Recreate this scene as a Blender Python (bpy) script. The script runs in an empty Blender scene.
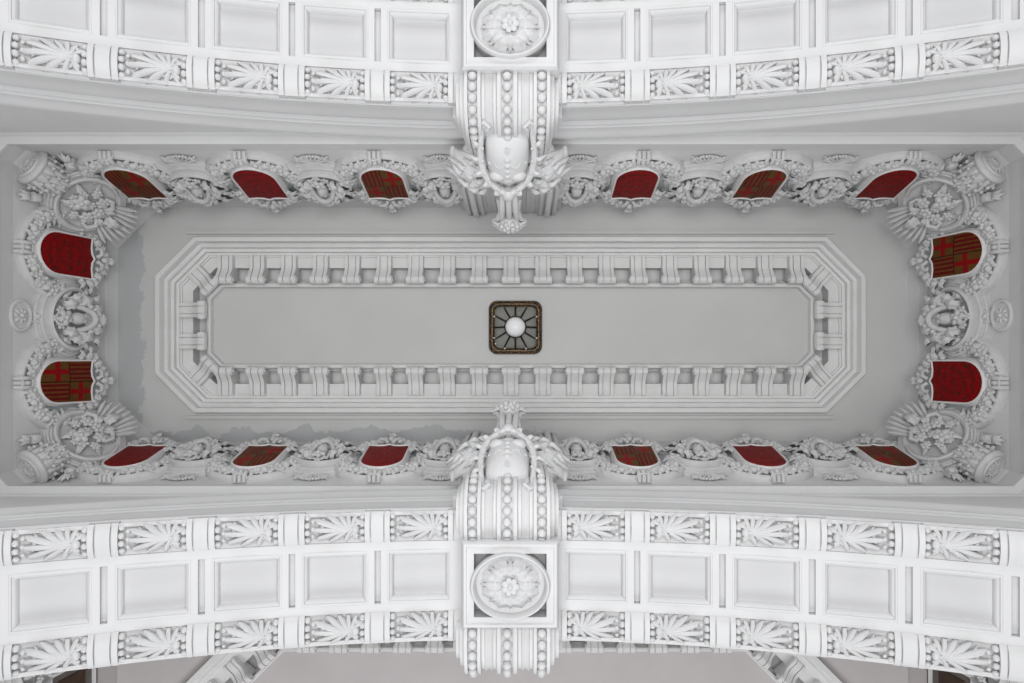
import bpy, math, random
from mathutils import Matrix, Vector
PI = math.pi
sin, cos, rad = math.sin, math.cos, math.radians
S = bpy.context.scene
COL = S.collection
CAMZ = 150.0            # camera height, cm; every height below is measured up from the camera

# ------------------------------------------------------------------ helpers
def T(x, y, z=0): return Matrix.Translation((x, y, z))
def RX(a): return Matrix.Rotation(rad(a), 4, 'X')
def RY(a): return Matrix.Rotation(rad(a), 4, 'Y')
def RZ(a): return Matrix.Rotation(rad(a), 4, 'Z')
def SC(x, y, z): return Matrix.Diagonal((x, y, z, 1))
def frame(o, ex, ey, ez):
    m = Matrix.Identity(4)
    for i, c in enumerate((ex, ey, ez, o)):
        for r in range(3): m[r][i] = c[r]
    return m

class MB:
    def __init__(s): s.v = []; s.f = []
    def add(s, vs, fs, M=None):
        b = len(s.v)
        vs = [Vector(p) for p in vs]
        if M is not None:
            vs = [M @ p for p in vs]
            if M.determinant() < 0: fs = [tuple(reversed(f)) for f in fs]
        s.v += vs
        s.f += [tuple(i + b for i in f) for f in fs]
        return s
    def merge(s, o, M=None): return s.add(o.v, o.f, M)
    def box(s, x0, x1, y0, y1, z0, z1, M=None, ch=0):
        if ch:
            return s.prism([(x0, y0), (x1, y0), (x1, y1), (x0, y1)], z0, z1, M, ch)
        vs = [(x, y, z) for z in (z0, z1) for y in (y0, y1) for x in (x0, x1)]
        return s.add(vs, [(0, 2, 3, 1), (4, 5, 7, 6), (0, 1, 5, 4), (2, 6, 7, 3), (0, 4, 6, 2), (1, 3, 7, 5)], M)
    def rings(s, rs, M=None, closed=True, cap0=False, cap1=False, loop=False):
        n = len(rs[0]); vs = [p for r in rs for p in r]; fs = []
        k = len(rs)
        for i in range(k if loop else k - 1):
            a, b = i * n, ((i + 1) % k) * n
            for j in range(n if closed else n - 1):
                q = (j + 1) % n
                fs.append((a + j, a + q, b + q, b + j))
        if cap0: fs.append(tuple(range(n - 1, -1, -1)))
        if cap1: fs.append(tuple((k - 1) * n + j for j in range(n)))
        return s.add(vs, fs, M)
    def prism(s, poly, z0, z1, M=None, ch=0):
        # poly counter-clockwise; optional chamfer ch on the z1 side (shrinks towards the centroid)
        r = [[(x, y, z0) for x, y in poly]]
        if ch:
            r.append([(x, y, z1 - ch) for x, y in poly])
            q = inset(poly, ch)
            r.append([(x, y, z1) for x, y in q])
        else:
            r.append([(x, y, z1) for x, y in poly])
        return s.rings(r, M, True, True, True)
    def lathe(s, prof, n=20, M=None, a0=0, a1=360, ex=1, ey=1):
        full = abs(a1 - a0) >= 360
        m = n if full else n + 1
        rs = []
        for r, z in prof:
            rs.append([(max(r, .001) * cos(rad(a0 + (a1 - a0) * i / n)) * ex, max(r, .001) * sin(rad(a0 + (a1 - a0) * i / n)) * ey, z) for i in range(m)])
        return s.rings(rs, M, full)
    def sph(s, x, y, z, r, sx=1, sy=1, sz=1, M=None, nu=10, nv=6):
        rs = []
        for j in range(nv + 1):
            t = PI * j / nv
            q = max(sin(t), .002)
            rs.append([(x + r * sx * q * cos(2 * PI * i / nu), y + r * sy * q * sin(2 * PI * i / nu), z - r * sz * cos(t)) for i in range(nu)])
        return s.rings(rs, M)
    def tube(s, pts, r, n=8, M=None, flat=1.0, up=Vector((0, 0, 1)), cap=True):
        pts = [Vector(p) for p in pts]; rs = []
        for i, p in enumerate(pts):
            t = (pts[min(i + 1, len(pts) - 1)] - pts[max(i - 1, 0)]).normalized()
            a = t.cross(up)
            if a.length < 1e-3: a = t.cross(Vector((0, 1, 0.1)))
            a.normalize(); b = a.cross(t)
            q = r[i] if isinstance(r, (list, tuple)) else r
            rs.append([p + a * q * cos(2 * PI * k / n) + b * q * flat * sin(2 * PI * k / n) for k in range(n)])
        return s.rings(rs, M, True, cap, cap)
    def leaf(s, L, W, M=None, lobes=3, arch=.12, tip=-.1, camber=.25, vein=.03, th=1.2, nu=17, nv=9):
        g = []
        for i in range(nu):
            u = i / (nu - 1)
            env = (sin(PI * min(1, u * .92 + .08) ** .8)) ** .75 if u < 1 else .05
            env = max(env, .06)
            w = W * .5 * env * (.66 + .34 * abs(sin(PI * (lobes * u + .15))))
            row = []
            for j in range(nv):
                v = -1 + 2 * j / (nv - 1)
                z = L * (arch * sin(PI * min(1, u * 1.05)) + tip * u ** 3)
                z -= camber * w * abs(v) ** 1.6
                z += .10 * W * math.exp(-(v / .22) ** 2) * (1 - u * .7)
                z += vein * L * cos(2 * PI * (lobes * u - .35 * abs(v) * lobes * .5)) * abs(v)
                yy = L * u - .10 * L * abs(v) * (sin(PI * u))* .6 + .05 * L * abs(v) * cos(2 * PI * lobes * u)
                row.append((w * v, yy, z))
            g.append(row)
        vs = [p for r in g for p in r]; fs = []
        for i in range(nu - 1):
            for j in range(nv - 1):
                a = i * nv + j
                fs.append((a, a + 1, a + nv + 1, a + nv))
        # skirt gives the leaf its thickness
        edge = [i * nv + nv - 1 for i in range(nu)] + [(nu - 1) * nv + j for j in range(nv - 2, -1, -1)] + [i * nv for i in range(nu - 2, -1, -1)] + list(range(1, nv - 1))
        b = len(vs)
        for e in edge:
            p = vs[e]; vs.append((p[0] * .9, p[1] , p[2] - th))
        n = len(edge)
        for i in range(n):
            j = (i + 1) % n
            fs.append((edge[j], edge[i], b + i, b + j))
        fs.append(tuple(b + i for i in range(n)))
        return s.add(vs, fs, M)
    def mesh(s, name, mat, sharp=38, smooth=True):
        me = bpy.data.meshes.new(name)
        me.from_pydata([p * .01 for p in s.v], [], s.f)
        me.materials.append(mat)
        if smooth:
            me.polygons.foreach_set('use_smooth', [True] * len(me.polygons))
            me.set_sharp_from_angle(angle=rad(sharp))
        me.update()
        return me
    def build(s, name, mat, parent=None, M=None, sharp=38):
        return ob(name, s.mesh(name, mat, sharp), parent, M)

def inset(poly, d):
    n = len(poly); out = []
    for i in range(n):
        a, b, c = Vector(poly[i - 1]), Vector(poly[i]), Vector(poly[(i + 1) % n])
        e1, e2 = (b - a), (c - b)
        if e1.length < 1e-6 or e2.length < 1e-6: out.append(tuple(b)); continue
        e1.normalize(); e2.normalize()
        n1, n2 = Vector((-e1.y, e1.x)), Vector((-e2.y, e2.x))
        m = (n1 + n2); q = m.length
        if q < 1e-4: out.append(tuple(b + n1 * d)); continue
        m /= q
        out.append(tuple(b + m * d / max(.35, m.dot(n1))))
    return out

def cmM(M):
    M = M.copy()
    for r in range(3): M[r][3] *= .01
    return M
def ob(name, me, parent=None, M=None):
    o = bpy.data.objects.new(name, me); COL.objects.link(o)
    if parent is not None: o.parent = parent
    if M is not None: o.matrix_local = cmM(M)
    return o
def tag(o, label=None, cat=None, group=None, kind=None):
    if label: o['label'] = label
    if cat: o['category'] = cat
    if group: o['group'] = group
    if kind: o['kind'] = kind
    return o
def thing(name, label, cat, M=None, group=None):
    o = bpy.data.objects.new(name, None); COL.objects.link(o)
    o.empty_display_size = .1
    if M is not None: o.matrix_world = cmM(M)
    return tag(o, label, cat, group)
def dup(root, M, label, group=None):
    r = root.copy(); COL.objects.link(r); r.matrix_world = cmM(M)
    r['label'] = label
    if group: r['group'] = group
    for ch in list(root.children):
        c = ch.copy(); COL.objects.link(c); c.parent = r
        for g in list(ch.children):
            d = g.copy(); COL.objects.link(d); d.parent = c
    return r
class Kind:
    """first call places the thing itself, every later call a copy"""
    def __init__(s, root): s.root = root; s.used = False
    def __call__(s, M, label, group=None):
        if s.used: return dup(s.root, M, label, group)
        s.used = True
        s.root.matrix_world = cmM(M); tag(s.root, label, None, group)
        return s.root
ORD = 'first second third fourth fifth sixth seventh eighth ninth tenth eleventh twelfth thirteenth fourteenth fifteenth sixteenth seventeenth eighteenth nineteenth twentieth'.split()
def P(x, y, d): return Vector((x, y, CAMZ + d))

# ------------------------------------------------------------------ materials
def nodes(name):
    m = bpy.data.materials.new(name); m.use_nodes = True
    nt = m.node_tree; b = nt.nodes['Principled BSDF']
    return m, nt, b
def plaster(name, c, rough=.55, var=.06, scale=3.0, bump=.0):
    m, nt, b = nodes(name)
    tc = nt.nodes.new('ShaderNodeNewGeometry')
    n = nt.nodes.new('ShaderNodeTexNoise'); n.inputs['Scale'].default_value = scale; n.inputs['Detail'].default_value = 5
    nt.links.new(tc.outputs['Position'], n.inputs['Vector'])
    r = nt.nodes.new('ShaderNodeValToRGB')
    r.color_ramp.elements[0].position = .35; r.color_ramp.elements[1].position = .65
    r.color_ramp.elements[0].color = tuple(x * (1 - var) for x in c) + (1,)
    r.color_ramp.elements[1].color = tuple(c) + (1,)
    nt.links.new(n.outputs['Fac'], r.inputs['Fac'])
    nt.links.new(r.outputs['Color'], b.inputs['Base Color'])
    b.inputs['Roughness'].default_value = rough
    b.inputs['Specular IOR Level'].default_value = .3
    if bump:
        n2 = nt.nodes.new('ShaderNodeTexNoise'); n2.inputs['Scale'].default_value = 55; n2.inputs['Detail'].default_value = 3
        nt.links.new(tc.outputs['Position'], n2.inputs['Vector'])
        bp = nt.nodes.new('ShaderNodeBump'); bp.inputs['Strength'].default_value = bump; bp.inputs['Distance'].default_value = .01
        nt.links.new(n2.outputs['Fac'], bp.inputs['Height']); nt.links.new(bp.outputs['Normal'], b.inputs['Normal'])
    return m
WHITE = plaster('white_plaster', (.62, .62, .625), .5, .05, 3, .12)
ARCHW = plaster('arch_plaster', (.62, .62, .625), .5, .04, 2, .03)
ORN = plaster('ornament_plaster', (.60, .60, .60), .5, .10, 9, .15)
COFFER = plaster('coffer_field_grey', (.55, .55, .56), .5, .04, 2, .02)  # slightly greyer than arch_plaster, for coffer floors and slots
GREYW = plaster('grey_wall_plaster', (.62, .62, .62), .55, .05, 2, .02)
CORN = plaster('cornice_plaster', (.72, .72, .715), .5, .05, 4, .04)
BLUEG = plaster('blue_grey_paint', (.40, .43, .44), .45, .12, 6)
PINKW = plaster('warm_grey_plaster', (.52, .49, .49), .55, .06, 2)
SLATE = plaster('dark_grey_wood', (.12, .11, .10), .4, .2, 10)
BROWN = plaster('dark_brown_wood', (.055, .028, .016), .4, .3, 12)
BRONZE_D = plaster('dark_bronze', (.035, .025, .015), .4, .3, 40)
CREAM = plaster('shield_border_paint', (.74, .72, .72), .4, .05, 8)

def ceiling_mat():
    # grey paint with darker, ragged-edged damp patches that run along the edges of the field
    m, nt, b = nodes('stained_ceiling_paint')
    N = nt.nodes.new; L = nt.links.new
    g = N('ShaderNodeNewGeometry'); sp = N('ShaderNodeSeparateXYZ'); L(g.outputs['Position'], sp.inputs[0])
    def math_(op, a, bb=None, cc=None):
        n = N('ShaderNodeMath'); n.operation = op
        for i, q in enumerate((a, bb, cc)):
            if q is None: continue
            if isinstance(q, (int, float)): n.inputs[i].default_value = q
            else: L(q, n.inputs[i])
        return n.outputs[0]
    nz = N('ShaderNodeTexNoise'); nz.inputs['Scale'].default_value = 2.6; nz.inputs['Detail'].default_value = 6; nz.inputs['Roughness'].default_value = .6
    L(g.outputs['Position'], nz.inputs['Vector'])
    nf = math_('MULTIPLY', math_('SUBTRACT', nz.outputs['Fac'], .5), .75)
    # left end: a patch between the frieze and about x = -4.35
    dx = math_('ADD', math_('SUBTRACT', -4.40, sp.outputs['X']), nf)
    # lower side: a patch along y > 1.22 left of the middle
    dy = math_('ADD', math_('SUBTRACT', sp.outputs['Y'], 1.27), math_('MULTIPLY', nf, .8))
    dyx = math_('MINIMUM', dy, math_('SUBTRACT', .4, math_('MULTIPLY', math_('ADD', sp.outputs['X'], .4), .6)))
    mx = math_('MAXIMUM', dx, dyx)
    st = N('ShaderNodeMapRange'); st.inputs['From Min'].default_value = -.006; st.inputs['From Max'].default_value = .006
    L(mx, st.inputs['Value'])
    n2 = N('ShaderNodeTexNoise'); n2.inputs['Scale'].default_value = 1.4; n2.inputs['Detail'].default_value = 4
    L(g.outputs['Position'], n2.inputs['Vector'])
    r = N('ShaderNodeValToRGB'); r.color_ramp.elements[0].position = .3; r.color_ramp.elements[1].position = .7
    r.color_ramp.elements[0].color = (.53, .53, .525, 1); r.color_ramp.elements[1].color = (.575, .57, .565, 1)
    L(n2.outputs['Fac'], r.inputs['Fac'])
    mi = N('ShaderNodeMix'); mi.data_type = 'RGBA'; L(st.outputs['Result'], mi.inputs['Factor'])
    L(r.outputs['Color'], mi.inputs['A']); mi.inputs['B'].default_value = (.43, .44, .445, 1)
    L(mi.outputs['Result'], b.inputs['Base Color']); b.inputs['Roughness'].default_value = .6
    return m
CEIL = ceiling_mat()

def shield_mat(kind):
    # kind 'arms': quartered, cross of red on gold and gold/red pallets.  kind 'damask': crimson with a dark woven figure
    m, nt, b = nodes('shield_' + kind)
    N = nt.nodes.new; L = nt.links.new
    tc = N('ShaderNodeTexCoord'); sp = N('ShaderNodeSeparateXYZ'); L(tc.outputs['Object'], sp.inputs[0])
    def M(op, a, bb=None):
        n = N('ShaderNodeMath'); n.operation = op
        for i, q in enumerate((a, bb)):
            if q is None: continue
            if isinstance(q, (int, float)): n.inputs[i].default_value = q
            else: L(q, n.inputs[i])
        return n.outputs[0]
    def mix(f, A, B):
        n = N('ShaderNodeMix'); n.data_type = 'RGBA'; L(f, n.inputs['Factor'])
        for k, q in (('A', A), ('B', B)):
            if isinstance(q, tuple): n.inputs[k].default_value = q
            else: L(q, n.inputs[k])
        return n.outputs['Result']
    RED, DRED, GOLD, DARK = (.225, .001, .003, 1), (.10, .002, .003, 1), (.105, .045, .008, 1), (.028, .006, .004, 1)
    x, y = sp.outputs['X'], M('SUBTRACT', sp.outputs['Y'], .53)
    nz = N('ShaderNodeTexNoise'); nz.inputs['Scale'].default_value = 30; nz.inputs['Detail'].default_value = 3
    L(tc.outputs['Object'], nz.inputs['Vector'])
    if kind == 'arms':
        q = M('GREATER_THAN', M('MULTIPLY', x, y), 0)          # cross quarters lie where x*y > 0
        ax, ay = M('ABSOLUTE', x), M('ABSOLUTE', y)
        cx = M('LESS_THAN', M('ABSOLUTE', M('SUBTRACT', ax, .108)), .026)
        cy = M('LESS_THAN', M('ABSOLUTE', M('SUBTRACT', ay, .140)), .030)
        cross = mix(M('MAXIMUM', cx, cy), GOLD, RED)
        w = M('GREATER_THAN', M('SINE', M('MULTIPLY', ax, 2 * PI / .048)), .1)
        bars = mix(w, DRED, (.17, .035, .008, 1))
        w2 = M('GREATER_THAN', M('SINE', M('MULTIPLY', ax, 2 * PI / .048)), .75)
        bars = mix(w2, bars, GOLD)
        c = mix(q, bars, cross)
        ln = M('MAXIMUM', M('LESS_THAN', ax, .006), M('LESS_THAN', ay, .006))
        c = mix(ln, c, DARK)
        f = M('MULTIPLY', M('GREATER_THAN', nz.outputs['Fac'], .58), .35)
        c = mix(f, c, DARK)
    else:
        wv = N('ShaderNodeTexVoronoi'); wv.inputs['Scale'].default_value = 17; wv.feature = 'DISTANCE_TO_EDGE'
        mp = N('ShaderNodeCombineXYZ'); L(M('ABSOLUTE', x), mp.inputs[0]); L(y, mp.inputs[1]); L(mp.outputs[0], wv.inputs['Vector'])
        f1 = M('LESS_THAN', wv.outputs['Distance'], .11)
        n3 = N('ShaderNodeTexNoise'); n3.inputs['Scale'].default_value = 22; n3.inputs['Detail'].default_value = 4
        L(mp.outputs[0], n3.inputs['Vector'])
        c = mix(M('MULTIPLY', f1, .45), RED, DRED)
        c = mix(M('MULTIPLY', M('GREATER_THAN', n3.outputs['Fac'], .58), .6), c, (.07, .02, .006, 1))
        rr = M('SQRT', M('ADD', M('MULTIPLY', x, x), M('MULTIPLY', y, y)))
        c = mix(M('MULTIPLY', M('GREATER_THAN', M('ADD', nz.outputs['Fac'], M('MULTIPLY', M('SINE', M('MULTIPLY', rr, 60)), .09)), .57), .55), c, DARK)
    L(c, b.inputs['Base Color']); b.inputs['Roughness'].default_value = .5
    b.inputs['Specular IOR Level'].default_value = .12
    return m
ARMS, DAMASK = shield_mat('arms'), shield_mat('damask')

def gilt_mat():
    m, nt, b = nodes('gilt_dotted_bronze')
    N = nt.nodes.new; L = nt.links.new
    tc = N('ShaderNodeTexCoord'); v = N('ShaderNodeTexVoronoi'); v.inputs['Scale'].default_value = 42
    L(tc.outputs['Object'], v.inputs['Vector'])
    r = N('ShaderNodeValToRGB'); r.color_ramp.elements[0].position = .25; r.color_ramp.elements[1].position = .5
    r.color_ramp.elements[0].color = (.17, .085, .008, 1); r.color_ramp.elements[1].color = (.02, .011, .005, 1)
    L(v.outputs['Distance'], r.inputs['Fac']); L(r.outputs['Color'], b.inputs['Base Color'])
    b.inputs['Roughness'].default_value = .4; b.inputs['Metallic'].default_value = .3
    return m
GILT = gilt_mat()
GLASS = plaster('frosted_pane_glass', (.27, .27, .25), .25, .15, 30)
GLOBE = plaster('white_opal_glass', (.92, .93, .95), .15, .02, 10)

# ------------------------------------------------------------------ room shell
def octa(hx, hy, c, cx=0, cy=0):
    return [(cx + x, cy + y) for x, y in ((-hx + c, -hy), (hx - c, -hy), (hx, -hy + c), (hx, hy - c), (hx - c, hy), (-hx + c, hy), (-hx, hy - c), (-hx, -hy + c))]
def ring3(o, d): return [P(x, y, d) for x, y in o]
def rev(mb): mb.f = [tuple(reversed(f)) for f in mb.f]; return mb

FRX, FRY, RIMD, TOPD, FIELD = 498, 167, 683, 797, 812
mb = MB()       # cove that carries the ornament: slightly concave
prof = [(0, RIMD, 13), (.20, 713, 20), (.44, 744, 29), (.70, 772, 38), (1, TOPD, 46)]
mb.rings([ring3(octa(FRX - 23 * k, FRY - 22 * k, c), d) for k, d, c in prof])
# little quirk and cove at the top of the frieze
mb.rings([ring3(octa(FRX - 23, FRY - 22, 46), TOPD), ring3(octa(FRX - 24.5, FRY - 23.5, 46.6), TOPD + .5), ring3(octa(FRX - 29, FRY - 28, 48.5), FIELD)])
tag(rev(mb).build('wall_cove', WHITE, sharp=14), 'white coved frieze wall carrying the plaster ornament', 'frieze wall', kind='structure')

CCX, CCY = -2.5, .6
def corn(p): return octa(422.4 - p * .97, 107 - p, 48 - .56 * p, CCX, CCY)
mb = MB()
mb.rings([ring3(octa(FRX - 29, FRY - 28, 48.5), FIELD), ring3(corn(4), FIELD)])
mb.add(ring3(corn(52), 838), [tuple(range(8))])
tag(rev(mb).build('ceiling', CEIL, sharp=30), 'grey painted ceiling with ragged damp patches', 'ceiling', kind='structure')

# rim fascia below the cove
mb = MB()
fp = [(0, 683), (0, 662), (-2.5, 660), (-2.5, 656.5), (0, 655), (4, 654), (5, 648), (8, 645), (8, 560)]
mb.rings([ring3(octa(FRX + a, FRY + a, 13 + .586 * a), d) for a, d in fp])
tag(mb.build('trim_1', GREYW), 'flat grey fascia with a pale lip around the foot of the frieze', 'fascia', kind='structure')

# arches -----------------------------------------------------------------
AR, AX, ACROWN = 946.0, -1.0, 560.0
YN, YF, YC = 168.0, 272.0, 220.0
def A(s, y, h, sg):
    a = s / AR; r = AR - h
    return P(AX + r * sin(a), sg * y, ACROWN - AR + r * cos(a))
def ARr(a, r, y, sg): return P(AX + r * sin(a), sg * y, ACROWN - AR + r * cos(a))
PITCH, FIRST, NBAY = 67.0, 72.0, 7
CENT = [sg_ * (FIRST + PITCH * k) for k in range(NBAY) for sg_ in (-1, 1)]
SMAX = FIRST + PITCH * (NBAY - 1) + 33.5
def band_h(v): return .2 + 4.6 * max(0.0, sin(PI * v)) ** .7
def levels():
    """breakpoints along the arch with the level of the leaf bands between them"""
    seg = [(-FIRST + 38.5, FIRST - 38.5, 0)]
    for c in CENT:
        seg += [(c - 23.5, c + 23.5, -6.5)]
        for q in (-1, 1):
            a, b = c + q * 23.5, c + q * 27.5; seg.append((min(a, b), max(a, b), .2))
            a, b = c + q * 27.5, c + q * 28.7; seg.append((min(a, b), max(a, b), -2.6))
            a, b = c + q * 28.7, c + q * 33.5; seg.append((min(a, b), max(a, b), 0))
    return sorted(seg)
def make_arch(sg, nm, label, side):
    root = thing(nm, label, 'arch', T(0, sg * YC, CAMZ + ACROWN))
    inv = T(0, -sg * YC, -CAMZ - ACROWN)
    def fin(mb, name, mat=ARCHW):
        if sg < 0: pass
        mb.v = [inv @ p for p in mb.v]
        return mb.build(name, mat, root)
    # soffit rails
    mb = MB()
    NS = 64
    ss = [-SMAX + 2 * SMAX * i / NS for i in range(NS + 1)]
    def strip(y0, y1, h, hb=-8):
        mb.rings([[A(s, y0, hb, sg) for s in ss], [A(s, y0, h, sg) for s in ss], [A(s, y1, h, sg) for s in ss], [A(s, y1, hb, sg) for s in ss]], None, False)
    strip(191.5, 198.5, 0); strip(241.5, 248.5, 0)
    strip(166, 274, -8, -14)
    for k in range(NBAY):
        for q in (-1, 1):
            c = q * (FIRST + PITCH * k)
            for a, b in ((c - 31, c - 25), (c + 25, c + 31)):
                mb.rings([[A(a, 198, -8, sg), A(b, 198, -8, sg), A(b, 242, -8, sg), A(a, 242, -8, sg)], [A(a, 198, -.02, sg), A(b, 198, -.02, sg), A(b, 242, -.02, sg), A(a, 242, -.02, sg)]], None, True, False, True)
    # plain field beside the keystone block
    mb.rings([[A(s, 198, -.03, sg) for s in (-FIRST + 25, 0, FIRST - 25)], [A(s, 242, -.03, sg) for s in (-FIRST + 25, 0, FIRST - 25)]], None, False)
    body = fin(mb, 'soffit_rail')
    # convex leaf bands with straps
    for nm2, y0, y1 in (('strapped_band', 191.5, 166.5), ('strapped_band', 248.5, 273.5)):
        mb = MB(); rows = []
        for a, b, lv in levels():
            n = max(1, int((b - a) / 8))
            for i in range(n + 1):
                s = a + (b - a) * i / n
                rows.append([A(s, y0, -8, sg)] + [A(s, y0 + (y1 - y0) * v, band_h(v) + lv * min(1, .35 + 4 * v), sg) for v in [j / 10 for j in range(11)]] + [A(s, y1 - (y1 - y0) * .02, -8, sg)])
        mb.rings(rows, None, False)
        fin(mb, nm2)
    # archivolt mouldings on both faces
    ap = [(-.5, 167), (0, 170), (21, 171), (22, 169), (26, 168.5), (30, 168), (37, 166.5), (38, 166.5), (39, 171), (57, 172), (58.5, 169), (62, 168.5), (63, 167.5), (68, 167.3), (73, 166), (77, 164.2), (79, 164), (83, 164), (84, 172.5)]
    aa = [-.565 + 1.13 * i / 72 for i in range(73)]
    for f in (0, 1):
        mb = MB()
        mb.rings([[ARr(a, AR + r, (y if not f else 2 * YC - y), sg) for a in aa] for r, y in ap], None, False)
        fin(mb, 'archivolt', GREYW if False else ARCHW)
    # coffers: moulded frame stepping up to a sunk panel
    mb = MB()
    w, h = 26.2, 21.6
    def rc(d, z): return [(-w + d, -h + d, z), (w - d, -h + d, z), (w - d, h - d, z), (-w + d, h - d, z)]
    mb.rings([rc(0, -1), rc(0, .2), rc(.6, .8), rc(1.8, .8), rc(2.2, -.6), rc(3.2, -1.2), rc(4.2, -2.6), rc(4.8, -5.6), rc(5.0, -7)], None, True)
    cm_ = mb.mesh('coffer_frame', ARCHW, 25)
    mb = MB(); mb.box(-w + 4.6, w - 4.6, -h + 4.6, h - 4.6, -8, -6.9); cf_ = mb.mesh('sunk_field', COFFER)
    for k in range(NBAY - 1):
        for q in (-1, 1):
            s = q * (FIRST + PITCH * k)
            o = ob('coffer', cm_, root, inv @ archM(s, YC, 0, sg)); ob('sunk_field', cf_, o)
    mb = MB()    # sunk slot between two coffers
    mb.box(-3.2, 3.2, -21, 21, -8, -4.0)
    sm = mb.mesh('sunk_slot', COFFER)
    for k in range(NBAY - 1):
        for q in (-1, 1):
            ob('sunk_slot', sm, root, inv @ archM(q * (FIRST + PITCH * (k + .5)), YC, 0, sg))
    return root
def archM(s, y, h, sg):
    a = s / AR
    o = A(s, y, h, sg)
    ez = Vector((-sin(a), 0, -cos(a))); ex = Vector((cos(a), 0, -sin(a))); ey = ez.cross(ex)
    return frame(o, ex, ey, ez)
make_arch(-1, 'coffered_arch', 'broad white coffered arch crossing the top of the photo', 'upper')
make_arch(1, 'coffered_arch', 'broad white coffered arch crossing the bottom of the photo, seen whole', 'lower')

# spandrel walls between archivolts and fascia
for sg, nm in ((-1, 'wall_front'), (1, 'wall_back')):
    for y in (172.0, 268.0):
        pass
    mb = MB()
    xs = [-560 + 1120 * i / 60 for i in range(61)]
    R2 = AR + 82
    lo = [ACROWN - AR + math.sqrt(max(0, R2 * R2 - (x - AX) ** 2)) for x in xs]
    for y, top in ((172.5, 685), (267.5, 700)):
        mb.rings([[P(x, sg * y, d) for x, d in zip(xs, lo)], [P(x, sg * y, max(top, d)) for x, d in zip(xs, lo)]], None, False)
    tag(mb.build(nm, GREYW), 'grey spandrel wall above the %s arch' % ('upper' if sg < 0 else 'lower'), 'wall', kind='structure')
for sg, nm in ((-1, 'wall_left'), (1, 'wall_right')):
    mb = MB()
    mb.box(min(sg * 507, sg * 530), max(sg * 507, sg * 530), -172, 172, CAMZ + 300, CAMZ + 683)
    tag(mb.build(nm, GREYW), 'grey end wall below the frieze', 'wall', kind='structure')

# ------------------------------------------------------------------ moulded frame with brackets
def make_cornice(corn, label, D0, name='octagonal_cornice', strips=True):
    mb = MB()
    pr = [(3, FIELD + .5), (3, 806), (3.6, 805), (8.4, 805), (9.0, 806), (9.0, 817), (10.6, 817), (14.0, 815), (14.6, 816), (14.6, 821), (17.6, 821), (18.5, 821), (18.8, 826), (20, 827), (22, 827)]
    mb.rings([ring3(corn(p), d + D0) for p, d in pr])
    mb2 = MB()
    pr2 = [(22, 827), (22, 829.5), (24, 829.5), (24, 832), (36.5, 832), (36.5, 850), (56, 850), (55, 832), (55.5, 829), (57, 828), (59, 828), (60, 829), (60, 840)]
    mb2.rings([ring3(corn(p), d + D0) for p, d in pr2])
    root = thing(name, label, 'cornice', T(0, 0, 0))
    rev(mb).build('outer_moulding', CORN, root)
    rev(mb2).build('bracket_channel', CORN, root)
    return root
cor = make_cornice(corn, 'long octagonal moulded cornice framing the plain ceiling panel around the lamp', 0)
for sg in (-1, 1):
    mb = MB()
    y0, y1 = sorted((CCY + sg * 107.6, CCY + sg * 111.6))
    mb.box(CCX - 384, CCX + 384, y0, y1, CAMZ + FIELD - 4, CAMZ + FIELD + 2)
    mb.build('fillet_strip', CEIL, cor)

def bracket_mesh():
    # local: y runs from the outer end (0) to the curled inner end (36), z points down into the room
    top, bot = [], []
    pts = [(0, 0), (1.5, 4.0), (5, 5.6), (10, 5.4), (15, 5.2), (20, 7), (25, 11), (29, 13.5), (33, 13.5), (35.6, 11.5), (36.3, 8), (35, 5), (32.5, 4.5)]
    mb = MB()
    def rib(x0, x1, e):
        ps = [(y, z + e) if z > 0 else (y, z) for y, z in pts]
        a = [(x0, y, z) for y, z in ps] + [(x0, 31, -12), (x0, 0, -8)]
        b = [(x1, y, z) for y, z in ps] + [(x1, 31, -12), (x1, 0, -8)]
        mb.rings([b, a], None, True, True, True)
    rib(-8.5, 8.5, -2.4)
    rib(-8.8, -5.0, .3); rib(-3.8, 3.8, 0); rib(5.0, 8.8, .3)
    return mb
broot = thing('scroll_bracket', '', 'bracket')
ob('scroll', bracket_mesh().mesh('scroll', CORN, 30), broot)
for q in (-1, 1):
    mb = MB()
    mb.lathe([(5.4, 0), (5.4, 1.8), (4.2, 2.4), (3.6, 1.4), (2.2, 1.4), (1.9, 3.0), (0, 3.4)], 14, T(q * 8.6, 31.2, 8.6) @ RY(90 * q))
    mb.build('volute', CORN, broot)
mb = MB(); mb.box(-9.4, 9.4, -3, 2.5, -6, 1.6, None, .6); mb.build('cap_block', CORN, broot)
BR = Kind(broot)
def brM(x, y, d, dirx, diry):
    ey = Vector((dirx, diry, 0)).normalized(); ez = Vector((0, 0, -1)); ex = ey.cross(ez)
    return frame(P(x, y, d), ex, ey, ez)
BD = 828.5
for row, sg in (('above', -1), ('below', 1)):
    for i in range(19):
        x = 10 + (227 + 31.56 * i - 521) * 1.213
        BR(brM(x, CCY + sg * (107 - 21), BD, 0, -sg), 'white scroll bracket, %s from the left in the long row %s the ceiling lamp' % (ORD[i], row), 'brackets around the ceiling panel')
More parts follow.
